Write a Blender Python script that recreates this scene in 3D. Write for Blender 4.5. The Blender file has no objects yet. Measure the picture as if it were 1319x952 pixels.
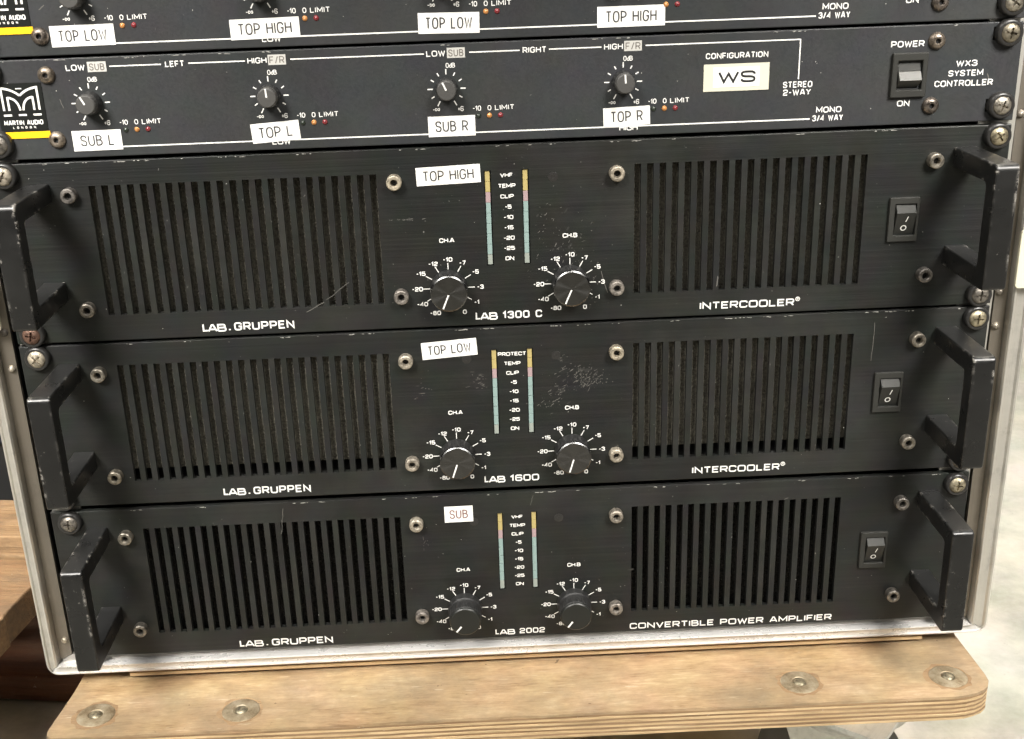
import bpy, bmesh, math, random
from mathutils import Vector, Euler

MM = 0.001
FZ = 141.0            # height of the rack datum above the floor, mm
sc = bpy.context.scene
COL = sc.collection

# ------------------------------------------------------------------ camera
cam_d = bpy.data.cameras.new('camera'); cam = bpy.data.objects.new('camera', cam_d)
COL.objects.link(cam); sc.camera = cam
cam.location = ((223.9 - 241.3) * MM, -564.6 * MM, (358.9 + FZ) * MM)
cam.rotation_euler = Euler((math.radians(68.61), math.radians(2.00), math.radians(-1.74)), 'XYZ')
cam_d.sensor_fit = 'HORIZONTAL'; cam_d.sensor_width = 36.0
cam_d.lens = 36.0 * 1537.8 / 1319.0
cam_d.shift_x = (659.5 - 636.3) / 1319.0
cam_d.shift_y = (516.0 - 476.0) / 1319.0
cam_d.clip_start = 0.01; cam_d.clip_end = 200
sc.render.resolution_x = 1024; sc.render.resolution_y = 739

# ------------------------------------------------------------------ light
wd = bpy.data.worlds.new('World'); sc.world = wd; wd.use_nodes = True
bg = wd.node_tree.nodes['Background']
bg.inputs[0].default_value = (1.0, 0.965, 0.90, 1); bg.inputs[1].default_value = 0.055
sc.view_settings.view_transform = 'Standard'; sc.view_settings.look = 'None'
sc.view_settings.exposure = 0.0; sc.view_settings.gamma = 1.0
sc.render.engine = 'CYCLES'

def area(name, loc, target, sx, sy, power, spread=180, col=(1, .965, .905)):
    l = bpy.data.lights.new(name, 'AREA'); l.shape = 'RECTANGLE'; l.size = sx; l.size_y = sy
    l.energy = power; l.color = col; l.spread = math.radians(spread)
    o = bpy.data.objects.new(name, l); COL.objects.link(o)
    o.location = loc
    o.rotation_euler = (Vector(target) - Vector(loc)).to_track_quat('-Z', 'Y').to_euler()
    return o
area('tube_light_left', (-0.62, -0.74, 1.10), (-0.33, 0, 0.40), .48, .48, 2.8, 40)
area('tube_light_right', (0.62, -0.74, 1.10), (0.33, 0, 0.40), .48, .48, 2.8, 40)
area('ceiling_or_fill_light', (0.0, -0.60, 2.5), (0.0, 0.0, 0.3), 1.5, .30, 23)
area('ceiling_or_fill_light', (-1.7, -0.40, 2.4), (-0.5, 0.1, 0.0), 1.2, .4, 24)  # added unseen fill, brightens the floor patch and edging at the left
area('ceiling_or_fill_light', (0.0, 1.20, 2.5), (-0.2, 1.0, 0.0), 2.6, .30, 48)
area('ceiling_or_fill_light', (2.1, 0.7, 2.4), (1.5, 0.6, 0.0), 1.2, 1.2, 20)

# ------------------------------------------------------------------ materials
def nm(name):
    m = bpy.data.materials.new(name); m.use_nodes = True
    nt = m.node_tree; b = nt.nodes['Principled BSDF']
    return m, nt, b
def simple(name, col, rough=.5, metal=0., spec=.5):
    m, nt, b = nm(name)
    b.inputs['Base Color'].default_value = (*col, 1); b.inputs['Roughness'].default_value = rough
    b.inputs['Metallic'].default_value = metal; b.inputs['Specular IOR Level'].default_value = spec
    return m
def coords(nt, scale, rnd=True):
    tc = nt.nodes.new('ShaderNodeTexCoord'); mp = nt.nodes.new('ShaderNodeMapping')
    mp.inputs['Scale'].default_value = scale
    nt.links.new(tc.outputs['Object'], mp.inputs['Vector'])
    if rnd:
        oi = nt.nodes.new('ShaderNodeObjectInfo'); mu = nt.nodes.new('ShaderNodeMath'); mu.operation = 'MULTIPLY'
        mu.inputs[1].default_value = 37.0
        nt.links.new(oi.outputs['Random'], mu.inputs[0]); nt.links.new(mu.outputs[0], mp.inputs['Location'])
    return mp.outputs[0]
def noise(nt, vec, scale, detail=4, rough=.55):
    n = nt.nodes.new('ShaderNodeTexNoise'); n.inputs['Scale'].default_value = scale
    n.inputs['Detail'].default_value = detail; n.inputs['Roughness'].default_value = rough
    nt.links.new(vec, n.inputs['Vector']); return n.outputs['Fac']
def ramp(nt, fac, stops):
    r = nt.nodes.new('ShaderNodeValToRGB'); nt.links.new(fac, r.inputs[0])
    e = r.color_ramp.elements
    while len(e) < len(stops): e.new(.5)
    for i, (p, c) in enumerate(stops):
        e[i].position = p; e[i].color = (*c, 1) if len(c) == 3 else c
    return r.outputs[0]
def mix(nt, fac, a, b, mode='MIX'):
    m = nt.nodes.new('ShaderNodeMix'); m.data_type = 'RGBA'; m.blend_type = mode
    if isinstance(fac, float): m.inputs[0].default_value = fac
    else: nt.links.new(fac, m.inputs[0])
    for s, v in ((6, a), (7, b)):
        if isinstance(v, tuple): m.inputs[s].default_value = (*v, 1)
        else: nt.links.new(v, m.inputs[s])
    return m.outputs[2]
def bump(nt, b, h, strength, dist=.0005):
    n = nt.nodes.new('ShaderNodeBump'); n.inputs['Strength'].default_value = strength
    n.inputs['Distance'].default_value = dist
    nt.links.new(h, n.inputs['Height']); nt.links.new(n.outputs[0], b.inputs['Normal'])

def panel_mat(name, base, rough, dust, brushed=True):
    m, nt, b = nm(name)
    v1 = coords(nt, (1, 1, 1))
    big = noise(nt, v1, 22, 5, .6)
    col = ramp(nt, big, [(.3, tuple(c * .86 for c in base)), (.7, tuple(c * 1.16 for c in base))])
    # faint coloured mottling of old anodising
    hue = nt.nodes.new('ShaderNodeTexNoise'); hue.inputs['Scale'].default_value = 60; nt.links.new(v1, hue.inputs['Vector'])
    col = mix(nt, .26 if brushed else .14, col, hue.outputs['Color'], 'OVERLAY')
    if brushed:
        gr = noise(nt, coords(nt, (5, 5, 900)), 1.0, 4, .7)
        col = mix(nt, 1.0, col, ramp(nt, gr, [(.32, (.85,) * 3), (.5, (1, 1, 1)), (.68, (1.28, 1.27, 1.24))]), 'MULTIPLY')
    # dust film and specks
    film = ramp(nt, noise(nt, v1, 9, 6, .65), [(.48, (0, 0, 0)), (.8, (1, 1, 1))])
    mu = nt.nodes.new('ShaderNodeMath'); mu.operation = 'MULTIPLY'; mu.inputs[1].default_value = dust
    nt.links.new(film, mu.inputs[0])
    col = mix(nt, mu.outputs[0], col, (.075, .073, .066))
    sp = ramp(nt, noise(nt, v1, 620, 2, .5), [(.755, (0, 0, 0)), (.79, (1, 1, 1))])
    mu2 = nt.nodes.new('ShaderNodeMath'); mu2.operation = 'MULTIPLY'; mu2.inputs[1].default_value = .5
    nt.links.new(sp, mu2.inputs[0])
    col = mix(nt, mu2.outputs[0], col, (.30, .29, .27))
    nt.links.new(col, b.inputs['Base Color'])
    if brushed:
        br = noise(nt, coords(nt, (6, 6, 1500)), 1.0, 3, .6)
    else:
        br = noise(nt, coords(nt, (1, 1, 1)), 900, 2, .5)
    mr = nt.nodes.new('ShaderNodeMapRange'); nt.links.new(br, mr.inputs[0])
    mr.inputs[1].default_value = .3; mr.inputs[2].default_value = .7
    mr.inputs[3].default_value = rough - .08; mr.inputs[4].default_value = rough + .1
    nt.links.new(mr.outputs[0], b.inputs['Roughness'])
    b.inputs['Specular IOR Level'].default_value = .34
    bump(nt, b, br, .5 if brushed else .15, .00014)
    return m
M = {}
M['amp_panel'] = panel_mat('black_brushed_anodised', (.0125, .0133, .0124), .40, .30)
M['ctrl_panel'] = panel_mat('charcoal_painted_steel', (.028, .0295, .031), .48, .25, False)

def handle_mat():
    m, nt, b = nm('worn_black_handle')
    v = coords(nt, (1, 1, 1))
    n1 = noise(nt, v, 30, 5, .6)
    col = ramp(nt, n1, [(.3, (.0075, .0075, .0075)), (.75, (.014, .014, .0135))])
    # rub-through on the edges
    geo = nt.nodes.new('ShaderNodeNewGeometry'); bev = nt.nodes.new('ShaderNodeBevel'); bev.inputs['Radius'].default_value = .0022
    dot = nt.nodes.new('ShaderNodeVectorMath'); dot.operation = 'DOT_PRODUCT'
    nt.links.new(geo.outputs['Normal'], dot.inputs[0]); nt.links.new(bev.outputs[0], dot.inputs[1])
    edge = ramp(nt, dot.outputs['Value'], [(.955, (1, 1, 1)), (.992, (0, 0, 0))])
    ms = ramp(nt, noise(nt, v, 240, 4, .7), [(.52, (0, 0, 0)), (.58, (1, 1, 1))])
    e = mix(nt, 1.0, edge, ms, 'MULTIPLY')
    cl = ramp(nt, noise(nt, v, 38, 3, .6), [(.47, (.06, .06, .06)), (.60, (1, 1, 1))])
    e = mix(nt, 1.0, e, cl, 'MULTIPLY')
    sp = ramp(nt, noise(nt, v, 330, 4, .65), [(.68, (0, 0, 0)), (.72, (1, 1, 1))])
    spm = mix(nt, 1.0, sp, (.35, .35, .35), 'MULTIPLY')
    e = mix(nt, 1.0, e, spm, 'ADD')
    col = mix(nt, e, col, (.34, .32, .29))
    nt.links.new(col, b.inputs['Base Color'])
    nt.links.new(ramp(nt, noise(nt, v, 80, 4), [(.3, (.24,) * 3), (.7, (.40,) * 3)]), b.inputs['Roughness'])
    b.inputs['Specular IOR Level'].default_value = .45
    bump(nt, b, noise(nt, v, 500, 3), .12, .0002)
    return m
M['handle'] = handle_mat()

def alu_mat(name, base, r0, r1, axis, streak=.25):
    m, nt, b = nm(name)
    s = {'x': (3, 260, 260), 'z': (260, 260, 3)}[axis]
    st = noise(nt, coords(nt, s), 1.0, 4, .65)
    v = coords(nt, (1, 1, 1))
    bl = noise(nt, v, 45, 6, .7)
    f = mix(nt, .55, st, bl)
    col = ramp(nt, f, [(.3, tuple(c * (1 - streak * 1.6) for c in base)), (.47, tuple(c * (1 - streak * .4) for c in base)), (.62, base)])
    dirt = ramp(nt, noise(nt, v, 130, 5, .7), [(.60, (0, 0, 0)), (.72, (1, 1, 1))])
    dm = mix(nt, 1.0, dirt, (.25, .25, .25), 'MULTIPLY')
    col = mix(nt, dm, col, (.20, .17, .13))
    nt.links.new(col, b.inputs['Base Color'])
    b.inputs['Metallic'].default_value = .75
    nt.links.new(ramp(nt, f, [(.3, (r1,) * 3), (.65, (r0,) * 3)]), b.inputs['Roughness'])
    bump(nt, b, f, .35, .00035)
    return m
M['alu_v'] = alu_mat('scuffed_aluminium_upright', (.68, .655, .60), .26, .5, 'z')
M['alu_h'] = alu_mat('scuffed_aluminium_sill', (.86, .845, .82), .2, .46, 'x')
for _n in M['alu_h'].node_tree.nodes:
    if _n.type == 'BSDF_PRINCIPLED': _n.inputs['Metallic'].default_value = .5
M['alu_lip'] = alu_mat('dark_aluminium_lip', (.27, .24, .20), .32, .55, 'z')  # both lip tones are darker than the outer edging
M['alu_lip_h'] = alu_mat('darker_aluminium_sill_lip', (.60, .57, .53), .3, .5, 'x')
M['rail'] = simple('rail_zinc', (.62, .60, .55), .4, .8)

def wood_mat(name, a, bcol, c, axis='x', scale=1.0, rough=.7, grime=.35):
    m, nt, b = nm(name)
    s = {'x': (8, 90, 90), 'y': (90, 8, 90)}[axis]
    g = noise(nt, coords(nt, tuple(q * scale * (2.4 if q > 20 else 1) for q in s)), 1.0, 8, .68)
    v = coords(nt, (1, 1, 1))
    bl = noise(nt, v, 16 * scale, 6, .65)
    f = mix(nt, .5, g, bl)
    col = ramp(nt, f, [(.32, a), (.5, bcol), (.66, c)])
    d = ramp(nt, noise(nt, coords(nt, (.5, .9, 1) if axis == 'x' else (.9, .5, 1)), 42 * scale, 8, .74), [(.46, (0, 0, 0)), (.62, (1, 1, 1))])
    dm = mix(nt, 1.0, d, (grime,) * 3, 'MULTIPLY')
    col = mix(nt, dm, col, (.14, .10, .065))
    fl = ramp(nt, noise(nt, v, 300, 3, .6), [(.70, (0, 0, 0)), (.74, (1, 1, 1))])
    fm = mix(nt, 1.0, fl, (.35,) * 3, 'MULTIPLY')
    col = mix(nt, fm, col, (.62, .56, .46))
    nt.links.new(col, b.inputs['Base Color'])
    b.inputs['Roughness'].default_value = rough
    bump(nt, b, g, 1.0, .0016)
    return m
M['ply_top'] = wood_mat('worn_varnished_plywood', (.26, .155, .075), (.42, .27, .14), (.54, .37, .21), 'x', 1., .55, .30)
def board_mat():
    m, nt, b = nm('stained_board_face')
    v = coords(nt, (1, 1, 1), False); vx = coords(nt, (.45, 1.3, 1), False)
    f1 = noise(nt, vx, 26, 6, .62); f2 = noise(nt, vx, 170, 6, .7); f3 = noise(nt, coords(nt, (.12, 1, 1), False), 900, 3, .6)
    f = mix(nt, .25, mix(nt, .5, f1, f2), f3)
    col = ramp(nt, f, [(.38, (.26, .165, .085)), (.47, (.39, .265, .145)), (.54, (.46, .325, .185)), (.62, (.55, .41, .255))])
    h = nt.nodes.new('ShaderNodeTexNoise'); h.inputs['Scale'].default_value = 34; h.inputs['Detail'].default_value = 4
    nt.links.new(v, h.inputs['Vector'])
    col = mix(nt, .09, col, h.outputs['Color'], 'OVERLAY')
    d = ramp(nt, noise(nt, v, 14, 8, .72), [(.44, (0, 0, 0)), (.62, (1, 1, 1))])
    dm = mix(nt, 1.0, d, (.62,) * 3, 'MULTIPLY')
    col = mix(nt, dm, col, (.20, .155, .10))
    sc_ = ramp(nt, noise(nt, coords(nt, (.25, 2.2, 1), False), 260, 3, .6), [(.67, (0, 0, 0)), (.71, (1, 1, 1))])
    sm = mix(nt, 1.0, sc_, (.4,) * 3, 'MULTIPLY'); col = mix(nt, sm, col, (.66, .56, .42))
    k = ramp(nt, noise(nt, v, 210, 4, .7), [(.685, (0, 0, 0)), (.72, (1, 1, 1))])
    km = mix(nt, 1.0, k, (.75,) * 3, 'MULTIPLY'); col = mix(nt, km, col, (.09, .06, .035))
    nt.links.new(col, b.inputs['Base Color'])
    nt.links.new(ramp(nt, f1, [(.35, (.42,) * 3), (.65, (.68,) * 3)]), b.inputs['Roughness'])
    bump(nt, b, f, .7, .0007)
    return m
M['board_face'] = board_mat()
M['ply_light'] = wood_mat('pale_ply_edge', (.44, .30, .16), (.62, .44, .24), (.72, .55, .33), 'x', 1.6, .7, .22)
M['ply_dark'] = wood_mat('dark_ply_edge', (.22, .135, .07), (.33, .21, .11), (.43, .29, .16), 'x', 1.6, .75, .3)
M['pallet'] = wood_mat('rough_pallet_timber', (.17, .095, .042), (.36, .22, .11), (.50, .34, .19), 'x', .8, .8, .6)
M['pallet_side'] = wood_mat('sawn_pallet_timber', (.14, .07, .03), (.30, .17, .08), (.42, .26, .13), 'x', .9, .8, .6)
M['pallet_red'] = wood_mat('dark_red_pallet_timber', (.07, .025, .012), (.13, .05, .022), (.18, .08, .035), 'x', .8, .8, .4)

def floor_mat():
    m, nt, b = nm('pale_concrete')
    v = coords(nt, (1, 1, 1), False)
    f = noise(nt, v, 7, 8, .68)
    col = ramp(nt, f, [(.36, (.36, .335, .28)), (.5, (.50, .475, .405)), (.62, (.60, .575, .50))])
    h = nt.nodes.new('ShaderNodeTexNoise'); h.inputs['Scale'].default_value = 14; h.inputs['Detail'].default_value = 5
    nt.links.new(v, h.inputs['Vector'])
    col = mix(nt, .14, col, h.outputs['Color'], 'OVERLAY')
    sp = ramp(nt, noise(nt, v, 160, 4, .7), [(.64, (0, 0, 0)), (.72, (1, 1, 1))])
    sm = mix(nt, 1.0, sp, (.35,) * 3, 'MULTIPLY')
    col = mix(nt, sm, col, (.30, .27, .22))
    nt.links.new(col, b.inputs['Base Color']); b.inputs['Roughness'].default_value = .75
    bump(nt, b, noise(nt, v, 260, 5, .7), .3, .001)
    return m
M['floor'] = floor_mat()

def foam_mat(name, a, bcol, speck, scale=900):
    m, nt, b = nm(name)
    v = coords(nt, (1, 1, 1))
    n1 = noise(nt, v, scale, 3, .7)
    col = ramp(nt, n1, [(.35, a), (.65, bcol)])
    big = noise(nt, v, 26, 4, .6)
    col = mix(nt, 1.0, col, ramp(nt, big, [(.3, (.65,) * 3), (.7, (1.25,) * 3)]), 'MULTIPLY')
    sp = ramp(nt, noise(nt, v, scale * 1.3, 2, .5), [(.69, (0, 0, 0)), (.73, (1, 1, 1))])
    sm = mix(nt, 1.0, sp, (speck,) * 3, 'MULTIPLY')
    col = mix(nt, sm, col, (.22, .21, .18))
    nt.links.new(col, b.inputs['Base Color']); b.inputs['Roughness'].default_value = .95
    b.inputs['Specular IOR Level'].default_value = .1
    bump(nt, b, n1, 1.0, .0012)
    return m
M['foam_grey'] = foam_mat('dusty_grey_filter', (.10, .094, .077), (.28, .265, .22), .3)
M['foam_black'] = foam_mat('black_filter', (.010, .010, .010), (.055, .053, .048), 1.0)

def knob_face(name, base, metal, rough, aniso):
    m, nt, b = nm(name)
    b.inputs['Base Color'].default_value = (*base, 1); b.inputs['Metallic'].default_value = metal
    b.inputs['Roughness'].default_value = rough; b.inputs['Anisotropic'].default_value = aniso
    t = nt.nodes.new('ShaderNodeTangent'); t.direction_type = 'RADIAL'; t.axis = 'Y'
    nt.links.new(t.outputs[0], b.inputs['Tangent'])
    return m
M['knob_alu'] = knob_face('spun_dark_aluminium', (.13, .13, .13), 1.0, .20, .95)
M['knob_black'] = knob_face('black_knob_cap', (.014, .015, .013), .1, .38, .3)
M['knob_side'] = simple('knurled_black', (.018, .018, .018), .42)
M['knob_grey'] = simple('charcoal_knob_cap', (.065, .063, .060), .45)
M['print'] = simple('white_screen_print', (.80, .79, .76), .5)
M['print_grey'] = simple('grey_screen_print', (.50, .49, .46), .6)
M['dim_text'] = simple('faint_grey_print', (.15, .135, .12), .6)
M['paper'], _nt, _b = nm('white_sticker')
_v = coords(_nt, (1, 1, 1))
_nt.links.new(ramp(_nt, noise(_nt, _v, 120, 5, .65), [(.3, (.80, .77, .70)), (.5, (.88, .87, .84)), (.7, (.89, .885, .87))]), _b.inputs['Base Color'])
_b.inputs['Roughness'].default_value = .38; bump(_nt, _b, noise(_nt, _v, 90, 3), .35, .0006)
M['cream'] = simple('cream_sticker', (.60, .58, .47), .4)
M['ink'] = simple('typed_ink', (.045, .042, .042), .6)
M['ink_soft'] = simple('faded_typed_ink', (.22, .12, .11), .6)
M['black'] = simple('matt_black', (.010, .010, .010), .7)
M['badge'] = simple('gloss_black_badge', (.010, .011, .010), .3)
M['yellow'] = simple('yellow_stripe', (.90, .50, .01), .4)
M['switch'] = simple('switch_plastic', (.026, .026, .023), .55, 0, .3)
M['switch_lit'] = simple('lit_switch_plastic', (.085, .083, .075), .4)  # rocker nose paler: light on its tilted face put into the colour
def worn_metal(name, base, rough, metal, var=.45):
    m, nt, b = nm(name)
    v = coords(nt, (1, 1, 1))
    n1 = noise(nt, v, 420, 5, .7)
    col = ramp(nt, n1, [(.36, tuple(c * .35 for c in base)), (.5, tuple(c * .8 for c in base)), (.66, tuple(min(1, c * 1.25) for c in base))])
    oi = nt.nodes.new('ShaderNodeObjectInfo')
    vr = ramp(nt, oi.outputs['Random'], [(0, (1 - var, 1 - var, 1 - var * .9)), (.5, (1, .97, .9)), (1, (1.0, 1.0, 1.0))])
    col = mix(nt, 1.0, col, vr, 'MULTIPLY')
    nt.links.new(col, b.inputs['Base Color']); b.inputs['Metallic'].default_value = metal
    nt.links.new(ramp(nt, noise(nt, v, 260, 3), [(.3, (rough - .1,) * 3), (.7, (rough + .15,) * 3)]), b.inputs['Roughness'])
    bump(nt, b, n1, .35, .0002)
    return m
M['zinc'] = worn_metal('dull_zinc', (.40, .37, .32), .40, .8)
M['zinc_pale'] = worn_metal('pale_zinc', (.50, .45, .37), .48, .6)
M['bronze'] = worn_metal('dark_bronze_screw', (.34, .29, .24), .34, .85)
M['brass'] = worn_metal('yellowed_zinc', (.44, .39, .28), .42, .8)
M['copper'] = worn_metal('rusty_screw', (.17, .10, .075), .5, .6)
M['cup'] = simple('black_cup_washer', (.022, .021, .020), .3)
M['led_y'] = simple('yellow_lens', (.42, .34, .14), .35)
M['led_p'] = simple('pink_lens', (.36, .26, .27), .35)
M['led_t'] = simple('pale_green_lens', (.24, .33, .315), .35)
M['led_g'] = simple('grey_lens', (.28, .31, .28), .3)
M['led_or'] = simple('orange_led', (.50, .22, .07), .25)
M['led_rd'] = simple('red_led', (.20, .025, .03), .25)
M['led_dk'] = simple('dark_led', (.02, .028, .02), .2)
M['chip'] = simple('bare_metal_chip', (.42, .41, .38), .5, .2)
M['smudge'] = simple('dull_smudge', (.020, .0198, .018), .55)
M['smear'] = simple('grey_scuff', (.105, .10, .09), .7)
M['latch'] = simple('cream_latch', (.80, .77, .60), .35, .3)
M['case_side'] = simple('black_laminate', (.02, .02, .02), .45)
M['rubber'] = simple('grey_rubber', (.10, .095, .085), .7)
M['caster_metal'] = alu_mat('galvanised_caster', (.62, .62, .58), .3, .55, 'x')

def washer_mat():
    m, nt, b = nm('tarnished_washer')
    v = coords(nt, (1, 1, 1))
    col = ramp(nt, noise(nt, v, 120, 5, .7), [(.35, (.22, .16, .09)), (.5, (.36, .29, .19)), (.65, (.46, .39, .28))])
    nt.links.new(col, b.inputs['Base Color']); b.inputs['Metallic'].default_value = .45
    b.inputs['Roughness'].default_value = .5
    bump(nt, b, noise(nt, v, 300, 4), .4, .0004)
    return m
M['washer'] = washer_mat()

# ------------------------------------------------------------------ mesh helpers (all numbers in mm)
class MB:
    def __init__(s): s.v = []; s.f = []
    def face(s, pts):
        n = len(s.v); s.v += [tuple(p) for p in pts]; s.f.append(tuple(range(n, n + len(pts))))
    def add(s, vs, fs):
        n = len(s.v); s.v += [tuple(p) for p in vs]; s.f += [tuple(i + n for i in f) for f in fs]; return s
    def box(s, x0, x1, y0, y1, z0, z1):
        vs = [(x, y, z) for x in (x0, x1) for y in (y0, y1) for z in (z0, z1)]
        return s.add(vs, [(0, 1, 3, 2), (4, 6, 7, 5), (0, 4, 5, 1), (2, 3, 7, 6), (0, 2, 6, 4), (1, 5, 7, 3)])
    def prism(s, prof, a0, a1, axis):
        n = len(prof)
        def P(p, a):
            if axis == 'x': return (a, p[0], p[1])
            if axis == 'y': return (p[0], a, p[1])
            return (p[0], p[1], a)
        vs = [P(p, a0) for p in prof] + [P(p, a1) for p in prof]
        fs = [tuple(range(n)), tuple(range(2 * n - 1, n - 1, -1))]
        fs += [(i, (i + 1) % n, n + (i + 1) % n, n + i) for i in range(n)]
        return s.add(vs, fs)
    def lathe(s, prof, cx=0, cz=0, n=32, knurl=None, ph=0.):   # prof: (r, y), axis along y
        vs = []; fs = []
        for k, (r, y) in enumerate(prof):
            for i in range(n):
                a = 2 * math.pi * i / n + ph
                rr = r * (1 - (.035 if (knurl and k in knurl and i % 2) else 0))
                vs.append((cx + rr * math.cos(a), y, cz + rr * math.sin(a)))
        for k in range(len(prof) - 1):
            for i in range(n):
                j = (i + 1) % n
                fs.append((k * n + i, k * n + j, (k + 1) * n + j, (k + 1) * n + i))
        if prof[0][0] > 1e-6: fs.append(tuple(range(n)))
        if prof[-1][0] > 1e-6: fs.append(tuple((len(prof) - 1) * n + i for i in range(n)))
        return s.add(vs, fs)
    def plate(s, x0, x1, z0, z1, holes, y0, y1):
        xs = sorted({x0, x1} | {h[0] for h in holes} | {h[1] for h in holes})
        zs = sorted({z0, z1} | {h[2] for h in holes} | {h[3] for h in holes})
        idx = {}
        def V(i, k, y):
            key = (i, k, y)
            if key not in idx: idx[key] = len(s.v); s.v.append((xs[i], y, zs[k]))
            return idx[key]
        nx, nz = len(xs) - 1, len(zs) - 1
        def solid(i, k):
            if i < 0 or k < 0 or i >= nx or k >= nz: return False
            cx = (xs[i] + xs[i + 1]) / 2; cz = (zs[k] + zs[k + 1]) / 2
            return not any(h[0] < cx < h[1] and h[2] < cz < h[3] for h in holes)
        for i in range(nx):
            for k in range(nz):
                if not solid(i, k): continue
                s.f.append((V(i, k, y0), V(i + 1, k, y0), V(i + 1, k + 1, y0), V(i, k + 1, y0)))
                s.f.append((V(i, k, y1), V(i, k + 1, y1), V(i + 1, k + 1, y1), V(i + 1, k, y1)))
                if not solid(i - 1, k): s.f.append((V(i, k, y0), V(i, k + 1, y0), V(i, k + 1, y1), V(i, k, y1)))
                if not solid(i + 1, k): s.f.append((V(i + 1, k, y0), V(i + 1, k, y1), V(i + 1, k + 1, y1), V(i + 1, k + 1, y0)))
                if not solid(i, k - 1): s.f.append((V(i, k, y0), V(i, k, y1), V(i + 1, k, y1), V(i + 1, k, y0)))
                if not solid(i, k + 1): s.f.append((V(i, k + 1, y0), V(i + 1, k + 1, y0), V(i + 1, k + 1, y1), V(i, k + 1, y1)))
        return s
    def mesh(s, name, mat, smooth=None, outer_bevel=None):
        me = bpy.data.meshes.new(name)
        me.from_pydata([(x * MM, y * MM, z * MM) for x, y, z in s.v], [], s.f)
        bm = bmesh.new(); bm.from_mesh(me)
        if outer_bevel:
            x0, x1, z0, z1, y0, w = [q * MM for q in outer_bevel]
            e_ = 1e-6
            def on(v, t): return abs(v - t) < e_
            es = []
            for e in bm.edges:
                a, b = e.verts[0].co, e.verts[1].co
                if on(a.y, y0) and on(b.y, y0) and any(on(a[i], t) and on(b[i], t) for i, t in ((0, x0), (0, x1), (2, z0), (2, z1))):
                    es.append(e)
            bmesh.ops.bevel(bm, geom=es, offset=w, segments=2, affect='EDGES', profile=.6)
        bmesh.ops.recalc_face_normals(bm, faces=bm.faces)
        bm.to_mesh(me); bm.free()
        if mat is not None: me.materials.append(mat)
        if smooth:
            for p in me.polygons: p.use_smooth = True
            me.set_sharp_from_angle(angle=math.radians(smooth))
        return me

def thing(name, label, cat, x=0, y=0, z=0, group=None):
    o = bpy.data.objects.new(name, None); COL.objects.link(o)
    o.empty_display_size = .02
    o.location = ((x - 241.3) * MM, y * MM, (z + FZ) * MM)
    o['label'] = label; o['category'] = cat
    if group: o['group'] = group
    return o
def part(name, data, parent, loc=(0, 0, 0), rot=None, label=None, bevel=None, mat=None, kind=None):
    o = bpy.data.objects.new(name, data); COL.objects.link(o); o.parent = parent
    o.location = tuple(c * MM for c in loc)
    if rot: o.rotation_euler = rot
    if label: o['label'] = label
    if kind: o['kind'] = kind
    if mat is not None:
        o.material_slots[0].link = 'OBJECT'; o.material_slots[0].material = mat
    if bevel:
        b = o.modifiers.new('bevel', 'BEVEL'); b.width = bevel * MM; b.segments = 3
        b.limit_method = 'ANGLE'; b.angle_limit = math.radians(35)
    return o

def rounded(pts, n=5):
    """pts: (a, b, r) corners; returns an outline with the corners rounded."""
    out = []
    N = len(pts)
    for i in range(N):
        a, b, r = pts[i]
        if r <= 0: out.append((a, b)); continue
        p = Vector(pts[i - 1][:2]); q = Vector((a, b)); s = Vector(pts[(i + 1) % N][:2])
        d1 = (p - q).normalized(); d2 = (s - q).normalized()
        A = q + d1 * r; B = q + d2 * r
        for k in range(n + 1):
            t = k / n
            c = A * (1 - t) ** 2 + q * 2 * t * (1 - t) + B * t * t
            out.append((c.x, c.y))
    return out

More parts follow.
